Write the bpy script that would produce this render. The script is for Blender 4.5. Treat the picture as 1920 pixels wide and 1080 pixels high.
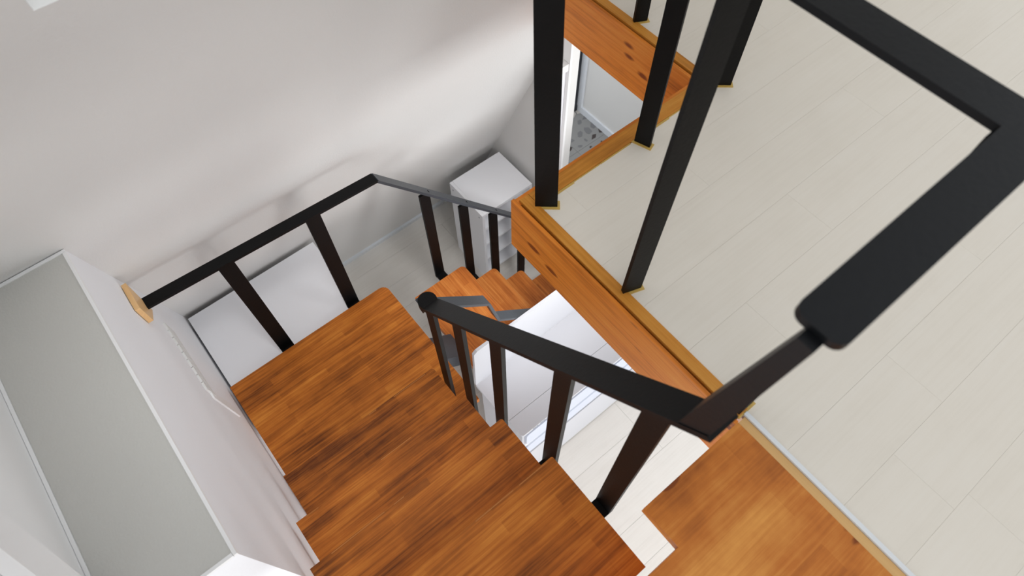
import bpy, bmesh, math, random
from mathutils import Vector, Matrix

random.seed(7)
for o in list(bpy.data.objects):
    bpy.data.objects.remove(o)
scene = bpy.context.scene
COL = scene.collection

# ------------------------------------------------------------------ camera
cam_data = bpy.data.cameras.new('camera')
cam = bpy.data.objects.new('camera', cam_data)
COL.objects.link(cam)
_rows = ((0.776052, 0.554846, -0.299815),
         (-0.630638, 0.678034, -0.377579),
         (-0.006214, 0.482096, 0.876097))
_m = Matrix(_rows).to_4x4()
_m.translation = Vector((0.0, 0.0, 1.5))
cam.matrix_world = _m
cam_data.sensor_width = 36.0
cam_data.lens = 23.166
cam_data.clip_start = 0.02
cam_data.dof.use_dof = True
cam_data.dof.focus_distance = 2.3
cam_data.dof.aperture_fstop = 4.5
scene.camera = cam

# ------------------------------------------------------------------ light
world = bpy.data.worlds.new('daylight')
scene.world = world
world.use_nodes = True
_bg = world.node_tree.nodes['Background']
_bg.inputs['Color'].default_value = (0.93, 0.965, 1.0, 1)
_bg.inputs['Strength'].default_value = 1.12

def area(name, loc, target, sx, sy, power, color=(1, 1, 1)):
    d = bpy.data.lights.new(name, 'AREA')
    d.shape = 'RECTANGLE'
    d.size, d.size_y, d.energy, d.color = sx, sy, power, color
    o = bpy.data.objects.new(name, d)
    COL.objects.link(o)
    o.location = loc
    o.rotation_euler = (Vector(target) - Vector(loc)).to_track_quat('-Z', 'Y').to_euler()
    return o

# added fill light for the lower storey, behind the viewer; no window is built
area('lower_fill_back', (0.9, -3.0, -1.0), (0.9, 1.6, -1.6), 3.0, 2.0, 90, (1.0, 1.0, 1.0))
# added fill lights for the lower storey, hidden under the loft slab
area('lower_fill_area', (2.10, 1.00, -0.245), (2.05, 1.05, -2.3), 0.60, 0.60, 4, (1.0, 0.99, 0.97))
def spot(name, loc, target, size, power, radius=0.12):
    d = bpy.data.lights.new(name, 'SPOT')
    d.energy, d.spot_size, d.spot_blend, d.shadow_soft_size = power, math.radians(size), 0.95, radius
    o = bpy.data.objects.new(name, d)
    COL.objects.link(o)
    o.location = loc
    o.rotation_euler = (Vector(target) - Vector(loc)).to_track_quat('-Z', 'Y').to_euler()
spot('lower_fill_spot', (0.95, 0.66, -0.36), (1.10, 1.95, -2.10), 82, 32)  # extra fill aimed at the dim far corner, an added light
# added fill spot over the stairwell, brightening landing and treads
spot('stairwell_fill_spot', (0.22, 0.36, 1.98), (0.06, 1.42, -1.2), 44, 62, 0.22)

vs = scene.view_settings
vs.view_transform = 'Standard'
vs.look = 'None'
vs.gamma = 1.0
vs.use_curve_mapping = False
vs.exposure = 0.06

# ------------------------------------------------------------------ materials
def srgb(r, g, b):
    def c(v):
        v /= 255.0
        return v / 12.92 if v <= 0.04045 else ((v + 0.055) / 1.055) ** 2.4
    return (c(r), c(g), c(b), 1.0)

def new_mat(name):
    m = bpy.data.materials.new(name)
    m.use_nodes = True
    nt = m.node_tree
    return m, nt, nt.nodes['Principled BSDF']

def node(nt, kind, **inputs):
    n = nt.nodes.new(kind)
    for k, v in inputs.items():
        n.inputs[k.replace('_', ' ')].default_value = v
    return n

def paint(name, rgb, rough=0.6, bump=0.02, scale=60, spec=0.4, vary=0.015):
    m, nt, p = new_mat(name)
    L = nt.links
    p.inputs['Roughness'].default_value = rough
    p.inputs['Specular IOR Level'].default_value = spec
    tc = node(nt, 'ShaderNodeTexCoord')
    n1 = node(nt, 'ShaderNodeTexNoise', Scale=3.0, Detail=3.0)
    L.new(tc.outputs['Object'], n1.inputs['Vector'])
    hsv = node(nt, 'ShaderNodeHueSaturation', Color=rgb)
    mr = node(nt, 'ShaderNodeMapRange')
    mr.inputs['To Min'].default_value = 1 - vary
    mr.inputs['To Max'].default_value = 1 + vary
    L.new(n1.outputs['Fac'], mr.inputs['Value'])
    L.new(mr.outputs['Result'], hsv.inputs['Value'])
    L.new(hsv.outputs['Color'], p.inputs['Base Color'])
    if bump > 0:
        n2 = node(nt, 'ShaderNodeTexNoise', Scale=float(scale), Detail=2.0)
        L.new(tc.outputs['Object'], n2.inputs['Vector'])
        b = node(nt, 'ShaderNodeBump', Strength=bump, Distance=0.01)
        L.new(n2.outputs['Fac'], b.inputs['Height'])
        L.new(b.outputs['Normal'], p.inputs['Normal'])
    return m

AXROT = {'X': (0, 0, 0), 'Y': (0, 0, math.pi / 2), 'Z': (0, math.pi / 2, 0)}

def wood(name, axis, dark, mid, light, staves=True, knots=False, rough=0.42, row=0.034, length=0.30, contrast=1.0, blotch=0.5, stave=0.30):
    """stained softwood; grain along the given axis, optional finger-jointed staves or knots"""
    m, nt, p = new_mat(name)
    L = nt.links
    p.inputs['Roughness'].default_value = rough
    p.inputs['Specular IOR Level'].default_value = 0.25
    tc = node(nt, 'ShaderNodeTexCoord')
    info = node(nt, 'ShaderNodeObjectInfo')
    add = node(nt, 'ShaderNodeVectorMath'); add.operation = 'ADD'
    mul = node(nt, 'ShaderNodeVectorMath'); mul.operation = 'SCALE'
    mul.inputs[0].default_value = (3.1, 0.37, 1.3)
    L.new(info.outputs['Random'], mul.inputs['Scale'])
    L.new(tc.outputs['Object'], add.inputs[0])
    L.new(mul.outputs['Vector'], add.inputs[1])
    rot = node(nt, 'ShaderNodeMapping')
    # bring the grain axis onto texture x
    if axis == 'Y':
        rot.inputs['Rotation'].default_value = (0, 0, -math.pi / 2)
    elif axis == 'Z':
        rot.inputs['Rotation'].default_value = (0, math.pi / 2, 0)
    L.new(add.outputs['Vector'], rot.inputs['Vector'])
    V = rot.outputs['Vector']
    # fine fibres
    mp = node(nt, 'ShaderNodeMapping'); mp.inputs['Scale'].default_value = (4.0, 120.0, 120.0)
    L.new(V, mp.inputs['Vector'])
    fib = node(nt, 'ShaderNodeTexNoise', Scale=1.0, Detail=4.0, Roughness=0.65)
    L.new(mp.outputs['Vector'], fib.inputs['Vector'])
    mp2 = node(nt, 'ShaderNodeMapping'); mp2.inputs['Scale'].default_value = (1.6, 16.0, 16.0)
    L.new(V, mp2.inputs['Vector'])
    band = node(nt, 'ShaderNodeTexNoise', Scale=1.0, Detail=3.0, Distortion=0.6)
    L.new(mp2.outputs['Vector'], band.inputs['Vector'])
    blo = node(nt, 'ShaderNodeTexNoise', Scale=5.0, Detail=4.0, Roughness=0.6)
    L.new(V, blo.inputs['Vector'])
    def math_(op, a, b):
        n = node(nt, 'ShaderNodeMath'); n.operation = op
        for i, v in enumerate((a, b)):
            if isinstance(v, (int, float)):
                n.inputs[i].default_value = v
            else:
                L.new(v, n.inputs[i])
        return n.outputs[0]
    s = math_('MULTIPLY', math_('SUBTRACT', fib.outputs['Fac'], 0.5), 1.1 * contrast)
    s = math_('ADD', s, math_('MULTIPLY', math_('SUBTRACT', band.outputs['Fac'], 0.5), 0.9 * contrast))
    s = math_('ADD', s, math_('MULTIPLY', math_('SUBTRACT', blo.outputs['Fac'], 0.5), blotch))
    if staves:
        br = node(nt, 'ShaderNodeTexBrick')
        br.offset = 0.41
        br.inputs['Color1'].default_value = (0, 0, 0, 1)
        br.inputs['Color2'].default_value = (1, 1, 1, 1)
        br.inputs['Mortar'].default_value = (0.42, 0.42, 0.42, 1)
        br.inputs['Scale'].default_value = 1.0
        br.inputs['Mortar Size'].default_value = 0.0006
        br.inputs['Brick Width'].default_value = length
        br.inputs['Row Height'].default_value = row
        L.new(V, br.inputs['Vector'])
        s = math_('ADD', s, math_('MULTIPLY', math_('SUBTRACT', br.outputs['Color'], 0.5), stave * contrast))
    if knots:
        mp3 = node(nt, 'ShaderNodeMapping'); mp3.inputs['Scale'].default_value = (5.0, 13.0, 13.0)
        L.new(V, mp3.inputs['Vector'])
        vo = node(nt, 'ShaderNodeTexVoronoi', Scale=1.0, Randomness=1.0)
        L.new(mp3.outputs['Vector'], vo.inputs['Vector'])
        k = node(nt, 'ShaderNodeMapRange')
        k.inputs['From Min'].default_value = 0.06
        k.inputs['From Max'].default_value = 0.17
        k.inputs['To Min'].default_value = -0.9
        k.inputs['To Max'].default_value = 0.0
        L.new(vo.outputs['Distance'], k.inputs['Value'])
        s = math_('ADD', s, k.outputs['Result'])
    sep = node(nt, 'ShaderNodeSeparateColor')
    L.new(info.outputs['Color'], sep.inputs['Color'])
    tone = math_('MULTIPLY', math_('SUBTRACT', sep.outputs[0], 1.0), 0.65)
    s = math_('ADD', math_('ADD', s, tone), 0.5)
    ramp = node(nt, 'ShaderNodeValToRGB')
    e = ramp.color_ramp.elements
    e[0].position, e[0].color = 0.0, dark
    e[1].position, e[1].color = 1.0, light
    x = e.new(0.5); x.color = mid
    L.new(s, ramp.inputs['Fac'])
    L.new(ramp.outputs['Color'], p.inputs['Base Color'])
    b = node(nt, 'ShaderNodeBump', Strength=0.12, Distance=0.002)
    L.new(fib.outputs['Fac'], b.inputs['Height'])
    L.new(b.outputs['Normal'], p.inputs['Normal'])
    return m

M = {}
M['wall'] = paint('wall_paper', srgb(224, 223, 221), 0.75, 0.10, 170)
M['wall_white'] = paint('white_half_wall', srgb(243, 244, 247), 0.7, 0.10, 170)
M['ledge'] = paint('ledge_paper', srgb(198, 197, 192), 0.8, 0.12, 170)  # greyer than the block sides; the top's weaker light is in the colour
M['white'] = paint('white_paint', srgb(240, 240, 240), 0.5, 0.0)
M['laminate'] = paint('white_laminate', srgb(246, 247, 251), 0.35, 0.0)
M['counter'] = paint('counter_laminate', srgb(192, 193, 198), 0.4, 0.0)
M['laminate_groove'] = paint('grey_laminate_gap', srgb(150, 152, 160), 0.5, 0.0)
M['blue_grey'] = paint('blue_grey_plastic', srgb(196, 202, 216), 0.4, 0.0)
M['gap'] = paint('dark_gap', srgb(30, 30, 32), 0.8, 0.0)
M['black'] = paint('black_steel', srgb(9, 9, 10), 0.5, 0.04, 120, 0.18, 0.1)
M['black_soft'] = paint('black_steel_worn', srgb(11, 13, 16), 0.45, 0.04, 120, 0.24, 0.1)
M['steel_sheen'] = paint('black_steel_sheen', srgb(58, 62, 68), 0.38, 0.04, 120, 0.5, 0.1)  # black steel, with sky reflection on its top faces put into the grey
M['glue'] = paint('yellow_sealant', srgb(205, 170, 90), 0.4, 0.2, 90)
M['alu'] = paint('white_edging', srgb(228, 230, 232), 0.3, 0.0)
M['pane'], _nt, _p = new_mat('roof_window_glass')
_tr = node(_nt, 'ShaderNodeBsdfTransparent', Color=(0.92, 0.94, 0.95, 1))
_mx = node(_nt, 'ShaderNodeMixShader', Fac=0.08)
_p.inputs['Roughness'].default_value = 0.05
_nt.links.new(_tr.outputs['BSDF'], _mx.inputs[1])
_nt.links.new(_p.outputs['BSDF'], _mx.inputs[2])
_nt.links.new(_mx.outputs['Shader'], _nt.nodes['Material Output'].inputs['Surface'])
M['strip'] = paint('pale_grey_tile', srgb(226, 226, 224), 0.5, 0.0)
M['base'] = paint('baseboard_film', srgb(222, 226, 232), 0.35, 0.0)
M['door_dark'] = paint('dark_door_frame', srgb(34, 36, 42), 0.4, 0.0)
TD, TM, TL = srgb(98, 48, 10), srgb(186, 106, 34), srgb(226, 148, 60)
M['tread_x'] = wood('stained_treads_x', 'X', TD, TM, TL, stave=0.20, blotch=0.75, contrast=1.05, rough=0.5, length=0.36)
M['tread_y'] = wood('stained_treads_y', 'Y', srgb(124, 60, 16), srgb(190, 108, 44), srgb(224, 150, 76), stave=0.22, blotch=0.7, rough=0.5)
M['landing_top'] = wood('stained_platform', 'X', srgb(128, 62, 14), srgb(196, 114, 42), srgb(228, 156, 74), staves=True, row=0.07, length=0.45, blotch=1.5, contrast=0.55, stave=0.35, knots=True)
M['pine_y'] = wood('pine_fascia_y', 'Y', srgb(138, 66, 18), srgb(226, 134, 48), srgb(242, 170, 78), staves=False, knots=True, blotch=0.4, contrast=0.75)
M['pine_x'] = wood('pine_fascia_x', 'X', srgb(138, 66, 18), srgb(226, 134, 48), srgb(242, 170, 78), staves=False, knots=True, blotch=0.4, contrast=0.75)
M['trim_y'] = wood('pine_trim_y', 'Y', srgb(130, 72, 18), srgb(206, 136, 52), srgb(230, 170, 82), staves=False, blotch=0.7, contrast=0.7)
M['trim_x'] = wood('pine_trim_x', 'X', srgb(130, 72, 18), srgb(206, 136, 52), srgb(230, 170, 82), staves=False, blotch=0.7, contrast=0.7)
M['raw_pine'] = wood('raw_pine_edge', 'Y', srgb(196, 150, 92), srgb(222, 178, 118), srgb(236, 200, 150), staves=False, blotch=0.3, contrast=0.4)
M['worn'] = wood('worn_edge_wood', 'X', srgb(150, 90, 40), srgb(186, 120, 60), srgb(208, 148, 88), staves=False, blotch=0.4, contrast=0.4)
M['block'] = wood('raw_pine_block', 'Y', srgb(200, 156, 104), srgb(228, 186, 132), srgb(240, 206, 158), staves=False, blotch=0.2, contrast=0.4)
M['floor'] = wood('pale_oak_planks', 'X', srgb(220, 211, 196), srgb(234, 226, 213), srgb(241, 235, 225), staves=False, blotch=0.35, contrast=0.32, rough=0.5)
M['floor_low'] = wood('pale_oak_planks_lower', 'X', srgb(206, 201, 193), srgb(224, 220, 213), srgb(235, 232, 227), staves=False, blotch=0.35, contrast=0.4, rough=0.5)
M['terrazzo'] = paint('terrazzo_cement', srgb(142, 142, 141), 0.45, 0.0, vary=0.06)
M['chip_dark'] = paint('terrazzo_chip_dark', srgb(70, 62, 60), 0.4, 0.0)
M['chip_mid'] = paint('terrazzo_chip_mid', srgb(120, 120, 122), 0.4, 0.0)
M['chip_light'] = paint('terrazzo_chip_light', srgb(196, 192, 186), 0.4, 0.0)

# ------------------------------------------------------------------ mesh helpers
def tag(o, label=None, cat=None, group=None, kind=None):
    if label: o['label'] = label
    if cat: o['category'] = cat
    if group: o['group'] = group
    if kind: o['kind'] = kind
    return o

def empty(name, loc, label, cat, group=None):
    o = bpy.data.objects.new(name, None)
    COL.objects.link(o)
    o.location = loc
    return tag(o, label, cat, group)

def finish(name, bm, mat, parent=None, bevel=0.0, seg=2, smooth=False, origin=None):
    if bevel > 0:
        bmesh.ops.bevel(bm, geom=[e for e in bm.edges if len(e.link_faces) == 2 and e.calc_face_angle(0) > 0.5],
                        offset=bevel, segments=seg, affect='EDGES', profile=0.5, clamp_overlap=True)
    bmesh.ops.recalc_face_normals(bm, faces=bm.faces)
    off = Vector(parent.location) if parent is not None and parent.type == 'EMPTY' else Vector((0, 0, 0))
    if parent is not None and parent.type != 'EMPTY':
        q = parent
        off = Vector((0, 0, 0))
        while q is not None:
            off += Vector(q.location)
            q = q.parent
    loc = Vector((0, 0, 0))
    if parent is None:
        # origin at the base centre of the piece
        cs = [v.co.copy() for v in bm.verts]
        loc = Vector((sum(c.x for c in cs) / len(cs), sum(c.y for c in cs) / len(cs), min(c.z for c in cs)))
        off = loc
    bmesh.ops.translate(bm, vec=-off, verts=bm.verts)
    me = bpy.data.meshes.new(name)
    bm.to_mesh(me)
    bm.free()
    me.materials.append(M[mat] if isinstance(mat, str) else mat)
    if smooth:
        for p in me.polygons:
            p.use_smooth = True
    o = bpy.data.objects.new(name, me)
    COL.objects.link(o)
    o.location = loc
    if parent is not None:
        o.parent = parent
    return o

def add_box(bm, x0, x1, y0, y1, z0, z1):
    vs_ = [bm.verts.new((x, y, z)) for z in (z0, z1) for y in (y0, y1) for x in (x0, x1)]
    for f in ((0, 2, 3, 1), (4, 5, 7, 6), (0, 1, 5, 4), (2, 6, 7, 3), (0, 4, 6, 2), (1, 3, 7, 5)):
        bm.faces.new([vs_[i] for i in f])

def box(name, x0, x1, y0, y1, z0, z1, mat, parent=None, bevel=0.002, seg=1):
    bm = bmesh.new()
    add_box(bm, x0, x1, y0, y1, z0, z1)
    return finish(name, bm, mat, parent, bevel, seg)

def prism(name, poly, z0, z1, mat, parent=None, bevel=0.0, seg=1):
    """horizontal polygon extruded in z"""
    bm = bmesh.new()
    a = [bm.verts.new((x, y, z0)) for x, y in poly]
    b = [bm.verts.new((x, y, z1)) for x, y in poly]
    bm.faces.new(a[::-1]); bm.faces.new(b)
    n = len(poly)
    for i in range(n):
        bm.faces.new((a[i], a[(i + 1) % n], b[(i + 1) % n], b[i]))
    return finish(name, bm, mat, parent, bevel, seg)

def prism_dir(name, poly3, ext, mat, parent=None, bevel=0.0, seg=1):
    """any planar 3-D polygon swept by the vector ext"""
    bm = bmesh.new()
    ext = Vector(ext)
    a = [bm.verts.new(p) for p in poly3]
    b = [bm.verts.new(Vector(p) + ext) for p in poly3]
    bm.faces.new(a[::-1]); bm.faces.new(b)
    n = len(poly3)
    for i in range(n):
        bm.faces.new((a[i], a[(i + 1) % n], b[(i + 1) % n], b[i]))
    return finish(name, bm, mat, parent, bevel, seg)

def bar(name, p, q, side, w, t, mat, parent=None, bevel=0.0015, shift=(0, 0, 0)):
    """flat bar from p to q; w across along 'side', t thick along the remaining axis"""
    p, q, side = Vector(p) + Vector(shift), Vector(q) + Vector(shift), Vector(side)
    d = (q - p).normalized()
    s = (side - d * side.dot(d)).normalized()
    n = d.cross(s)
    pts = [p + s * (w / 2) * a + n * (t / 2) * b for a, b in ((-1, -1), (1, -1), (1, 1), (-1, 1))]
    return prism_dir(name, pts, q - p, mat, parent, bevel)

def rounded(x0, x1, y0, y1, r, corners=(1, 1, 1, 1), n=5):
    """rounded rectangle outline; corners order: (x1y1, x0y1, x0y0, x1y0)"""
    out = []
    cs = ((x1 - r, y1 - r, 0, x1, y1), (x0 + r, y1 - r, 90, x0, y1), (x0 + r, y0 + r, 180, x0, y0), (x1 - r, y0 + r, 270, x1, y0))
    for (cx, cy, a0, px, py), on in zip(cs, corners):
        if on:
            for i in range(n + 1):
                a = math.radians(a0 + 90 * i / n)
                out.append((cx + r * math.cos(a), cy + r * math.sin(a)))
        else:
            out.append((px, py))
    return out

# ------------------------------------------------------------------ setting
R = 0.231                      # riser
ZL = -10 * R                   # lower storey floor
def wall_y(z):                 # the sloping wall leans in towards the top
    return 1.485 - 0.44 * z

# sloping far wall with a roof window opening
TOPZ = 2.05
SX0, SX1, SZ0, SZ1 = -0.03, 0.62, 0.832, 1.55
def slab_far(x0, x1, z0, z1, bm, th=0.12):
    pts = [(x0, wall_y(z0), z0), (x1, wall_y(z0), z0), (x1, wall_y(z1), z1), (x0, wall_y(z1), z1)]
    nrm = Vector((0, 0.44 / math.hypot(1, .44) * 0 + 1 / math.hypot(1, .44), 0.44 / math.hypot(1, .44)))
    a = [bm.verts.new(p) for p in pts]
    b = [bm.verts.new(Vector(p) + nrm * th) for p in pts]
    bm.faces.new(a[::-1]); bm.faces.new(b)
    for i in range(4):
        bm.faces.new((a[i], a[(i + 1) % 4], b[(i + 1) % 4], b[i]))
bm = bmesh.new()
slab_far(-0.60, 3.6, -0.02, SZ0, bm)
slab_far(-0.60, SX0, SZ0, SZ1, bm)
slab_far(SX1, 3.6, SZ0, SZ1, bm)
slab_far(-0.60, 3.6, SZ1, TOPZ, bm)
slab_far(-0.60, 1.70, ZL, -0.02, bm)
tag(finish('wall_far', bm, 'wall'), 'white papered wall leaning in over the stairwell', kind='structure')

# roof window
nrm = Vector((0, 1, 0.44)).normalized()
up = Vector((0, -0.44, 1)).normalized()
def on_wall(x, z, out=0.0):
    return Vector((x, wall_y(z), z)) + nrm * out
def wall_rect(name, x0, x1, z0, z1, o0, o1, mat, parent=None):
    pts = [on_wall(x0, z0, o0), on_wall(x1, z0, o0), on_wall(x1, z1, o0), on_wall(x0, z1, o0)]
    return prism_dir(name, pts, nrm * (o1 - o0), mat, parent)
win = tag(wall_rect('window_1', SX0 + .03, SX1 - .03, SZ0 + .03, SZ1 - .03, 0.085, 0.095, 'pane'),
          'roof window pane in the sloping white wall', kind='structure')
for a in ((SX0, SX0 + .03, SZ0, SZ1), (SX1 - .03, SX1, SZ0, SZ1), (SX0 + .03, SX1 - .03, SZ0, SZ0 + .03), (SX0 + .03, SX1 - .03, SZ1 - .03, SZ1)):
    wall_rect('window_frame', *a, 0.07, 0.11, 'white', win)

# wall added behind the viewer to block daylight, ceiling strip; roof left open
tag(box('wall_near', -0.72, 3.6, -1.72, -1.60, -0.20, TOPZ, 'wall', None, 0), 'unseen white loft wall added behind the viewer', kind='structure')
tag(box('ceiling', -0.72, 3.6, 0.20, wall_y(TOPZ) + 0.05, TOPZ, TOPZ + 0.08, 'wall', None, 0), 'white ceiling strip at the top of the leaning wall', kind='structure')

# left wall beside the stairs: low block with a flat top, and the loft wall behind it
LZ = 0.035
bm = bmesh.new()
prof = [(0.505, ZL), (wall_y(ZL), ZL), (wall_y(LZ), LZ), (0.505, LZ)]
a = [bm.verts.new((-0.34, y, z)) for y, z in prof]
b = [bm.verts.new((-0.60, y, z)) for y, z in prof]
bm.faces.new(a); bm.faces.new(b[::-1])
for i in range(4):
    bm.faces.new((a[i], b[i], b[(i + 1) % 4], a[(i + 1) % 4]))
wl = tag(finish('wall_left', bm, 'wall_white'), 'white half wall block beside the stair treads', kind='structure')
prism('ledge_top', [(-0.3465, 0.5115), (-0.3465, wall_y(LZ) - .0155), (-0.5905, wall_y(LZ) - .0155), (-0.5905, 0.5115)], LZ - .002, LZ + 0.004, 'ledge', wl)
YF = wall_y(LZ)
for a in ((-0.346, -0.338, 0.503, YF - .016), (-0.590, -0.347, 0.503, 0.511), (-0.599, -0.591, 0.503, YF - .016), (-0.599, -0.338, YF - .015, YF - .006)):
    box('edge_bead', a[0], a[1], a[2], a[3], LZ - 0.004, LZ + 0.007, 'white', wl, 0.002, 2)
box('upper_wall', -0.72, -0.60, 0.06, 1.47, LZ, TOPZ, 'white', wl, 0)  # ends level with the viewer; assumed opening beyond lets daylight in
# sloping board made up for a bright patch of light on the wall
prism_dir('bright_patch_board', [(-0.599, 0.16, -0.56), (-0.599, 0.74, 0.30), (-0.599, 0.72, 0.44), (-0.599, 0.05, -0.54)], (0.03, 0, 0), 'white', wl)

# right wall of the lower room and the doorway at its end
wr = tag(box('wall_right', 1.635, 1.71, 1.64, 2.62, ZL, -0.16, 'wall', None, 0), 'white wall beyond the shelf unit', kind='structure')
dj = tag(box('door_1', 1.607, 1.620, 1.595, 1.64, ZL, -0.21, 'white', None, 0.002), 'white doorway frame at the end of the wall', kind='structure')
box('door_head', 1.560, 1.606, 1.600, 1.638, -0.60, -0.56, 'white', dj, 0.002)
box('door_panel', 1.560, 1.606, 1.615, 1.63, ZL, -0.601, 'laminate', dj, 0.002)

# entrance hall beyond the doorway
we = tag(box('wall_entry', 2.70, 2.78, 0.6, 2.545, ZL, -0.20, 'wall', None, 0), 'grey-white wall of the entrance hall', kind='structure')
be = tag(box('baseboard_entry', 2.685, 2.70, 0.6, 2.545, ZL, ZL + 0.06, 'base', None, 0.003), 'white skirting along the entrance hall wall', kind='structure')
box('corner_trim', 2.680, 2.70, 2.500, 2.545, ZL + .06, -0.20, 'base', be, 0.003)
tag(box('door_2', 2.64, 2.74, 2.546, 2.72, ZL, -0.20, 'door_dark', None, 0.003), 'dark frame of the entrance door', kind='structure')

# terrazzo floor of the entrance
tf = tag(box('floor_entry', 1.60, 3.0, 0.5, 3.2, ZL - 0.06, ZL - 0.004, 'strip', None, 0), 'grey terrazzo floor of the entrance hall', kind='structure')
tx = [1.60, 1.99, 2.41, 2.83]
ty = [0.97, 1.39, 1.81, 2.23, 2.65]
rnd = random.Random(21)
for i in range(len(tx) - 1):
    for j in range(len(ty) - 1):
        t = box('tile', tx[i] + .001, tx[i + 1] - .001, ty[j] + .001, ty[j + 1] - .001, ZL - 0.012, ZL, 'terrazzo', tf, 0.0008)
        for k in range(25):
            cx = tx[i] + (tx[i + 1] - tx[i]) * ((k % 5) + rnd.uniform(.25, .75)) / 5
            cy = ty[j] + (ty[j + 1] - ty[j]) * ((k // 5) + rnd.uniform(.25, .75)) / 5
            rr = rnd.choice((0.014, 0.020, 0.028, 0.036, 0.040))
            n = rnd.choice((4, 5, 6)); a0 = rnd.uniform(0, 6)
            sq = rnd.uniform(.5, 1)
            poly = []
            for q in range(n):
                a = 2 * math.pi * (q + rnd.uniform(-.25, .25)) / n
                d = rr * rnd.uniform(.75, 1.15)
                u, v = d * math.cos(a), d * sq * math.sin(a)
                poly.append((cx + u * math.cos(a0) - v * math.sin(a0), cy + u * math.sin(a0) + v * math.cos(a0)))
            prism('stone_chip', poly, ZL - 0.002, ZL + 0.0006 + 0.0001 * k, rnd.choice(('chip_dark', 'chip_mid', 'chip_mid', 'chip_light')), t)

# floor of the lower room
lf = tag(box('floor_lower', -0.60, 1.60, -2.4, 2.52, ZL - 0.10, ZL - 0.006, 'floor_low', None, 0), 'pale wood floor at the foot of the stairs', kind='structure')
rows = [-2.4 + .19 * i for i in range(27)]
rnd = random.Random(5)
for i in range(len(rows) - 1):
    x = -0.60 - rnd.uniform(0, 0.9)
    y1 = min(rows[i + 1], 2.512)
    while x < 1.60:
        nx = x + 1.2
        a, b_ = max(x, -0.60), min(nx, 1.60)
        if b_ - a > .02:
            box('plank', a + .0005, b_ - .0005, rows[i] + .0005, y1 - .0005, ZL - 0.012, ZL, 'floor_low', lf, 0.0008)
        x = nx
bf = tag(prism_dir('baseboard_far', [(0.36, wall_y(ZL) - 0.018, ZL), (0.36, wall_y(ZL) + .02, ZL), (0.36, wall_y(ZL + .07) + .02, ZL + .07), (0.36, wall_y(ZL + .07) - .016, ZL + .07)], (1.275, 0, 0), 'base'),
         'white skirting along the foot of the leaning wall', kind='structure')

# loft floor: slab, planks, wood edging
slab = tag(prism('floor', [(0.735, -1.2), (3.6, -1.2), (3.6, 1.45), (1.475, 1.45), (1.475, 0.80), (0.735, 0.80)], -0.20, -0.012, 'wall'),
           'pale wood plank floor of the loft', kind='structure')
PW = 0.157
ends = {}   # measured end joints per row
rows = [-0.08 + PW * k for k in range(-8, 11)]
known = {-1: 1.106, 0: 1.528, 1: 0.95, 2: 1.302, 3: 1.755, 4: 1.155, 5: 0.83, 6: 1.78}
rnd = random.Random(3)
def rect_poly(x0, x1, y0, y1):
    """clip one plank to the L-shaped loft floor"""
    def left_edge(y):
        return 1.472 if y > 0.803 else (0.737 if y > 0.043 else 0.731)
    cuts = sorted({y0, y1} | {c for c in (0.043, 0.803) if y0 < c < y1})
    out = []
    for a, b in zip(cuts[:-1], cuts[1:]):
        xl = max(x0, left_edge((a + b) / 2))
        if x1 - xl > .004:
            out.append((xl, x1, a, b))
    return out
for i in range(len(rows) - 1):
    y0, y1 = rows[i], min(rows[i + 1], 1.478)
    if y1 - y0 < .01:
        continue
    k = round((y0 + 0.08) / PW)
    x = known.get(k, rnd.uniform(.9, 1.9)) - 2.4
    while x < 3.6:
        nx = x + 1.2
        pieces = rect_poly(x + .00015, min(nx, 3.6) - .00015, y0 + .00015, y1 - .00015)
        if pieces:
            bm = bmesh.new()
            for p in pieces:
                add_box(bm, p[0], p[1], p[2], p[3], -0.012, 0.0)
            finish('plank', bm, 'floor', slab, 0.0006, 1)
        x = nx

def edge_trim(name, label, x0, x1, y0, y1, mat):
    return tag(box(name, x0, x1, y0, y1, -0.035, 0.004, mat, None, 0.004, 2), label, kind='structure')
edge_trim('trim_1', 'stained wood edging along the long side of the stair opening', 0.7055, 0.7365, 0.043, 0.850, 'trim_y')
box('backing', 0.6986, 0.734, 0.045, 0.838, -0.22, -0.036, 'pine_y', slab, 0)
box('backing', 1.4336, 1.474, 0.868, 1.45, -0.22, -0.036, 'pine_y', slab, 0)
t2 = edge_trim('trim_2', 'stained wood edging along the short step of the stair opening', 0.738, 1.470, 0.805, 0.850, 'trim_x')
rnd = random.Random(8)
gx = 0.80
while gx < 1.42:
    gl = rnd.uniform(.05, .12)
    box('glue_line', gx, min(gx + gl, 1.46), 0.8045 - rnd.uniform(.003, .007), 0.8046, -0.001, 0.0016, 'glue', t2, 0.0006)
    gx += gl + rnd.uniform(0, .012)
edge_trim('trim_3', 'stained wood edging along the far side of the stair opening', 1.4405, 1.4715, 0.852, 1.478, 'trim_y')
tag(box('trim_4', 0.688, 0.6985, 0.036, 0.866, -0.225, -0.001, 'pine_y', None, 0.004, 2), 'knotty pine fascia board under the long edge of the loft floor', kind='structure')
tag(box('trim_5', 0.699, 1.425, 0.840, 0.866, -0.225, -0.008, 'pine_x', None, 0.003, 2), 'pine fascia board under the short step of the loft floor', kind='structure')
tag(box('trim_6', 1.423, 1.4335, 0.866, 1.570, -0.225, -0.001, 'pine_y', None, 0.004, 2), 'knotty pine fascia board across the far opening of the loft floor', kind='structure')
tag(box('trim_7', 0.7195, 0.7300, -1.2, 0.040, -0.02, 0.006, 'alu', None, 0.002, 2), 'white metal edging strip between wood platform and pale planks', kind='structure')

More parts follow.
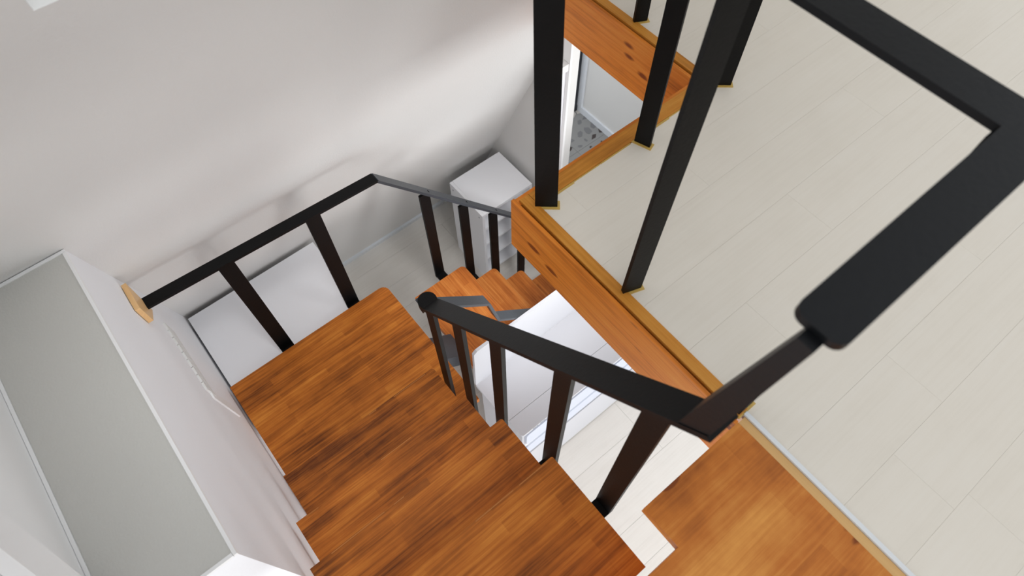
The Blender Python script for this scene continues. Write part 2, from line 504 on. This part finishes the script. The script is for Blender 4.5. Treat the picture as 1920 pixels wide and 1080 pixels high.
# ------------------------------------------------------------------ staircase
st = empty('staircase', (0.0, 0.6, ZL), 'stained wood staircase turning at a landing on black steel beams', 'staircase')
TH = 0.036
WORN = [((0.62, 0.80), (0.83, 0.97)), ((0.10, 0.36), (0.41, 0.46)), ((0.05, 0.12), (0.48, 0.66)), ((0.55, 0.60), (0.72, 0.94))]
def tread(name, x0, x1, y0, y1, z, mat, corners, r=0.018, tone=1.0, worn=None):
    o = prism(name, rounded(x0, x1, y0, y1, r, corners), z - TH, z, mat, st, 0.004, 2)
    o.color = (tone, tone, tone, 1)  # board variation, with the shade between upper steps painted in as tone
    # pale worn line along the nosing
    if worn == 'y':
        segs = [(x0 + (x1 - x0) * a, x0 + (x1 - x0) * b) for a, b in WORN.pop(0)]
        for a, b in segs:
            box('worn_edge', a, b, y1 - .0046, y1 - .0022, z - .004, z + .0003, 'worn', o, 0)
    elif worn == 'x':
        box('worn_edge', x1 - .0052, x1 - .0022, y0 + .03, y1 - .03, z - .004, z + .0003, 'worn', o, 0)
    return o
# upper flight, counted down from the loft
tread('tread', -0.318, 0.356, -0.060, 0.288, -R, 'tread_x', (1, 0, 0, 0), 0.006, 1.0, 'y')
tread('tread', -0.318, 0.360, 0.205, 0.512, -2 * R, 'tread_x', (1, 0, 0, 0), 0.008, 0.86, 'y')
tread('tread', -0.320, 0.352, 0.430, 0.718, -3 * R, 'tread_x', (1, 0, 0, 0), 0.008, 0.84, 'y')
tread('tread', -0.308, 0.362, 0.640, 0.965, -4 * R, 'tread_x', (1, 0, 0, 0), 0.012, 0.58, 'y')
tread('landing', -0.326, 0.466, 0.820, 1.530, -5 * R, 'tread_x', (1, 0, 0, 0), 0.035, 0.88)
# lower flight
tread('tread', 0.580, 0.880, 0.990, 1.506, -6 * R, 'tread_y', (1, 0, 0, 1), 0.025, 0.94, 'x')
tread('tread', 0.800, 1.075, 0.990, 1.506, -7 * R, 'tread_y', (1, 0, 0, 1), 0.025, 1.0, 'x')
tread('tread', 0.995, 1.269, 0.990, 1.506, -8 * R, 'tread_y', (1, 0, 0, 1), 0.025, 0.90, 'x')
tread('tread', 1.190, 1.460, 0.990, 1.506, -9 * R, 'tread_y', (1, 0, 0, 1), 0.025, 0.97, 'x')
# platform at loft level
prism('top_landing', [(0.390, 0.036), (0.390, -0.068), (-0.318, -0.068), (-0.318, -1.2), (0.696, -1.2), (0.696, 0.036)], -0.034, 0.0, 'landing_top', st, 0.004, 2)
box('raw_edge', 0.6965, 0.7185, -1.2, 0.034, -0.034, -0.001, 'raw_pine', st, 0.001)
# steel beams: sloping spines with brackets under each tread
def spine(pts, width_dir, w, t, mat='black_soft'):
    for p, q in zip(pts[:-1], pts[1:]):
        bar('spine_beam', p, q, width_dir, w, t, mat, st, 0.003)
spine([(0.02, -0.10, -0.16), (0.02, 1.02, -5 * R - 0.10)], (1, 0, 0), 0.12, 0.08)
box('spine_beam', -0.04, 0.08, 0.98, 1.26, -5 * R - 0.12, -5 * R - TH, 'black_soft', st, 0.003)
box('spine_beam', 0.08, 0.46, 1.10, 1.235, -5 * R - 0.14, -5 * R - TH - .01, 'black_soft', st, 0.003)
spine([(0.40, 1.168, -5 * R - 0.10), (1.50, 1.168, ZL + 0.03)], (0, 1, 0), 0.135, 0.08, 'steel_sheen')
for k, (y0, y1) in enumerate(((0.0, 0.2), (0.26, 0.44), (0.48, 0.66), (0.70, 0.90))):
    box('bracket', -0.03, 0.07, y0, y1, -(k + 1) * R - TH - 0.10, -(k + 1) * R - TH, 'black_soft', st, 0.002)
for k, (x0, x1) in enumerate(((0.64, 0.80), (0.85, 1.0), (1.05, 1.2), (1.25, 1.4))):
    box('bracket', x0, x1, 1.12, 1.22, -(k + 6) * R - TH - 0.09, -(k + 6) * R - TH, 'black_soft', st, 0.002)

# ------------------------------------------------------------------ railings
RZ = 0.957
def flat_post(parent, x, y, z0, z1, ang, w=0.05, t=0.012, collar=True, x1=None, y1=None):
    s = Vector((math.cos(ang), math.sin(ang), 0))
    o = bar('post', (x, y, z0), (x if x1 is None else x1, y if y1 is None else y1, z1), s, w, t, 'black', parent)
    if collar:
        bar('sealant', (x, y, z0), (x, y, z0 + 0.003), s, w + 0.014, t + 0.014, 'glue', o, 0.001)
    return o

g = empty('guard_railing', (0.75, 0.4, 0.0), 'black steel guard railing standing on the loft floor edge', 'railing')
flat_post(g, 0.753, 0.790, 0.0, RZ - .012, math.radians(-40), 0.062, 0.014, x1=0.751, y1=0.832)
flat_post(g, 1.118, 0.780, 0.0, RZ - .012, math.radians(-71), 0.050, 0.012)
flat_post(g, 0.749, 0.448, 0.0, RZ - .012, math.radians(-18), 0.052, 0.012, x1=0.757, y1=0.434)
flat_post(g, 1.481, 0.793, 0.0, RZ - .012, math.radians(-40), 0.045, 0.014)
flat_post(g, 1.484, 1.165, 0.0, RZ - .20, math.radians(-26), 0.047, 0.012)
flat_post(g, 0.732, 0.052, 0.0, RZ - .012, math.radians(0), 0.045, 0.012)
RAILW = 0.057
bar('top_rail', (0.750, 0.815, RZ - .006), (0.750, -0.004, RZ - .006), (1, 0, 0), RAILW, 0.012, 'black_soft', g, 0.002)
box('top_rail', 0.7215, 1.51, 0.752, 0.809, RZ - .012, RZ, 'black_soft', g, 0.002)
# rail stub running back over the platform edge, rounded at its end
prism('top_rail', rounded(0.373, 0.7215, -0.002, 0.054, 0.014, (0, 1, 1, 0)), RZ - .012, RZ, 'black_soft', g, 0.002)

s = empty('stair_railing', (0.39, 0.4, -R), 'black steel stair railing with sloping flat handrail above the upper flight', 'railing')
HX = 0.390
A0, A1 = (0.030, 0.615), (0.905, -0.330)    # handrail in y, z
def hz(y):
    return A0[1] + (A1[1] - A0[1]) * (y - A0[0]) / (A1[0] - A0[0])
bar('handrail', (HX, A0[0], A0[1]), (HX, A1[0], A1[1]), (1, 0, 0), 0.058, 0.012, 'black', s, 0.002)
# round lower end
pts = [(HX + 0.031 * math.cos(2 * math.pi * i / 24), A1[0] + 0.012 + 0.031 * math.sin(2 * math.pi * i / 24)) for i in range(24)]
prism('handrail_end', pts, A1[1] - 0.010, A1[1] + 0.012, 'black', s, 0.003, 2)
# upright that joins the handrail to the guard rail above
bm = bmesh.new()
lo = [bm.verts.new(p) for p in ((HX - .027, 0.078, hz(0.078)), (HX - .027, 0.033, hz(0.033)), (HX + .027, 0.033, hz(0.033)), (HX + .027, 0.078, hz(0.078)))]
hi = [bm.verts.new(p) for p in ((0.360, 0.033, RZ - .012), (0.360, 0.013, RZ - .012), (0.396, 0.013, RZ - .012), (0.396, 0.033, RZ - .012))]
bm.faces.new(lo[::-1]); bm.faces.new(hi)
for a_, b_ in ((lo, hi),):
    for i in range(4):
        bm.faces.new((a_[i], a_[(i + 1) % 4], b_[(i + 1) % 4], b_[i]))
finish('riser_bar', bm, 'black_soft', s, 0.002, 1)
for y, zb, foot in ((0.115, -R - TH - .030, 1), (0.321, -2 * R - TH - .030, 1), (0.555, -3 * R - TH - .030, 1), (0.742, -4 * R - TH - .030, 1), (0.912, -5 * R, 0)):
    o = bar('post', (HX, y, zb), (HX, y, hz(y) - 0.030), (0, 1, 0), 0.050, 0.014, 'black', s)
    if foot:
        bar('foot', (HX + .007, y, zb + .007), (0.300, y, zb + .007), (0, 1, 0), 0.050, 0.014, 'black', o)

l = empty('landing_railing', (0.1, 1.57, -5 * R), 'black steel railing along landing and far side of the lower flight', 'railing')
LY = 1.575
hl = (-0.326, LY + 0.0, -0.455)
hc = (0.583, LY, -0.510)
bar('handrail', hl, hc, (0, 1, 0), 0.046, 0.012, 'black', l, 0.002)
he = (1.66, LY, -0.510 - (1.66 - 0.583) * 1.27)
bar('handrail', hc, he, (0, 1, 0), 0.046, 0.012, 'steel_sheen', l, 0.002)
for x in (-0.042, 0.305):
    o = bar('post', (x, LY, -1.225), (x, LY, hl[2] + (hc[2] - hl[2]) * (x - hl[0]) / (hc[0] - hl[0]) - .007), (1, 0, 0), 0.060, 0.012, 'black', l)
    bar('foot', (x, LY, -1.212), (x, LY - .10, -1.212), (1, 0, 0), 0.060, 0.012, 'black', o)
for x, zb in ((0.775, -1.46), (0.962, -1.69), (1.132, -1.92), (1.322, -2.15)):
    o = bar('post', (x, LY, zb), (x, LY, -0.510 - (x - 0.583) * 1.27 - .018), (1, 0, 0), 0.050, 0.012, 'black', l)
    bar('foot', (x, LY, zb + .012), (x, LY - .12, zb + .012), (1, 0, 0), 0.050, 0.012, 'black', o)

z = empty('inner_railing', (0.7, 1.008, -6 * R), 'black stepped steel railing, its sky sheen coloured grey, on the inner side of the lower flight', 'railing')
ZY = 1.008
zp = [(0.400, -0.490), (0.668, -0.790), (0.712, -0.985), (0.985, -1.285), (1.02, -1.47), (1.30, -1.78)]
for (x0, z0), (x1, z1) in zip(zp[:-1], zp[1:]):
    bar('handrail', (x0, ZY, z0), (x1, ZY, z1), (0, 1, 0), 0.048, 0.012, 'steel_sheen', z, 0.001)
bar('riser_bar', (0.405, 0.935, -0.345), (0.405, 0.990, -0.505), (1, 0, 0), 0.030, 0.020, 'black', z, 0.002)
for x, zt, zb in ((0.50, -0.60, -1.16), (0.86, -1.16, -1.40), (1.05, -1.51, -1.64), (1.24, -1.72, -1.87)):
    if x > .6:
        o = bar('post', (x, 1.000, zb), (x, 1.000, zt), (1, 0, 0), 0.044, 0.012, 'black', z)

# ------------------------------------------------------------------ wood block that carries the landing rail
wb = prism_dir('wall_block', [(-0.338, 1.480, -0.340), (-0.338, 1.603, -0.350), (-0.338, 1.585, -0.515), (-0.338, 1.480, -0.430)], (0.016, 0, 0), 'block', None, 0.002)
tag(wb, 'pale raw pine block on the white wall at the end of the landing handrail', 'wood block')

# pale tile strip on the left wall
ts = empty('tile_strip', (-0.34, 1.45, -0.70), 'narrow pale grey strip of small tiles on the white wall below the pine block', 'tile strip')
p0, p1, p2 = Vector((-0.338, 1.625, -0.700)), Vector((-0.338, 1.310, -0.735)), Vector((-0.338, 1.345, -1.030))
n = 9
for i in range(n):
    a, b_ = p0.lerp(p1, i / n + .004), p0.lerp(p1, (i + 1) / n - .004)
    for off in (-.021, .021):
        bar('tile', a + Vector((0, 0, off)), b_ + Vector((0, 0, off)), (0, 0, 1), 0.038, 0.010, 'strip', ts, 0.0008)
bar('edge_strip', p1, p2, (0, 1, 0), 0.045, 0.008, 'white', ts, 0.001)

# ------------------------------------------------------------------ tall white cabinet under the landing
tc = empty('tall_cabinet', (0.0, 1.8, ZL), 'white box cabinet standing behind the landing against the leaning wall', 'cabinet')
ctop = -1.238
box('body', -0.326, 0.332, 1.335, 1.985, ZL + 0.05, ctop - 0.02, 'laminate', tc, 0.002)
box('top_panel', -0.330, 0.338, 1.320, 2.005, ctop - 0.018, ctop, 'laminate', tc, 0.002)
box('plinth', -0.30, 0.30, 1.37, 1.95, ZL, ZL + 0.05, 'laminate_groove', tc, 0.001)
for k in (0, 1):
    d = box('door', -0.324 + .329 * k, 0.001 + .329 * k, 1.315, 1.334, ZL + .06, ctop - .025, 'laminate', tc, 0.002)
    box('handle', -0.03 + .05 * k, -0.02 + .05 * k, 1.295, 1.315, -1.75, -1.60, 'alu', d, 0.002)

# ------------------------------------------------------------------ open shelf unit in the corner
su = empty('shelf_unit', (1.41, 1.95, ZL), 'white open shelf unit in the corner behind the lower flight railing', 'shelf unit')
ux0, ux1, uy0, uy1, uz = 1.222, 1.594, 1.805, 2.118, -1.60
box('side_panel', ux0, ux0 + .018, uy0, uy1, ZL, uz - .0005, 'laminate', su, 0.001)
box('side_panel', ux1 - .018, ux1, uy0, uy1, ZL, uz - .0005, 'laminate', su, 0.001)
box('top_panel', ux0 + .0185, ux1 - .0185, uy0, uy1, uz - .018, uz, 'laminate', su, 0.001)
box('back_panel', ux0 + .0185, ux1 - .0185, uy1 - .008, uy1, ZL + .02, uz - .018, 'laminate', su, 0)
for k in range(4):
    zz = ZL + 0.05 + k * 0.165
    box('shelf', ux0 + .0185, ux1 - .0185, uy0 + .004, uy1 - .008, zz, zz + .016, 'laminate', su, 0.001)
for yy in (uy0 + .03, uy1 - .03):
    box('screw_cap', ux0 - .0015, ux0, yy - .004, yy + .004, uz - .045, uz - .037, 'laminate_groove', su, 0)

# ------------------------------------------------------------------ white counter cabinet below the loft
cc = empty('counter_cabinet', (1.2, 0.8, ZL), 'white low counter cabinet with backboard beside the inner stair railing', 'cabinet')
cz = -1.44
cx0, cx1 = 0.545, 2.10
box('body', cx0 + .025, cx1, 0.655, 0.965, ZL, cz - .022, 'counter', cc, 0.001)
prism('top_panel', rounded(cx0, cx1, 0.7375, 0.968, 0.01, (0, 0, 0, 0)), cz - .02, cz, 'counter', cc, 0.001)
prism('top_panel', rounded(cx0 + .012, cx1, 0.640, 0.7360, 0.012, (0, 0, 1, 0)), cz - .02, cz, 'counter', cc, 0.001)
prism_dir('backboard', [(cx0, 0.968, cz), (cx0 + .012, 0.968, -1.10), (cx0 + .03, 0.968, -1.085), (cx1, 0.968, -1.085), (cx1, 0.968, cz)], (0, 0.014, 0), 'counter', cc)
# front: two shallow drawer fronts with finger grooves and a flat lower door
fx0 = cx0 + .040
def front(name, z0, z1, y, mat, r=0.018):
    pr = rounded(fx0, cx1 - .02, z0, z1, r)
    return prism_dir(name, [(a, y, b) for a, b in pr], (0, -0.014, 0), mat, cc, 0.002)
d1 = front('drawer_front', -1.648, -1.492, 0.654, 'blue_grey')
d2 = front('drawer_front', -1.815, -1.690, 0.654, 'blue_grey')
box('groove_strip', fx0, cx1 - .02, 0.648, 0.655, -1.690, -1.648, 'white', cc, 0.001)
d3 = front('door', ZL + .02, -1.85, 0.654, 'counter', 0.006)
for k in range(6):
    box('mark', fx0 + .035 + k * .021, fx0 + .035 + k * .021 + (.016 if k % 2 == 0 else .010), 0.6385, 0.6396, cz - .014, cz - .008, 'laminate_groove', cc, 0)
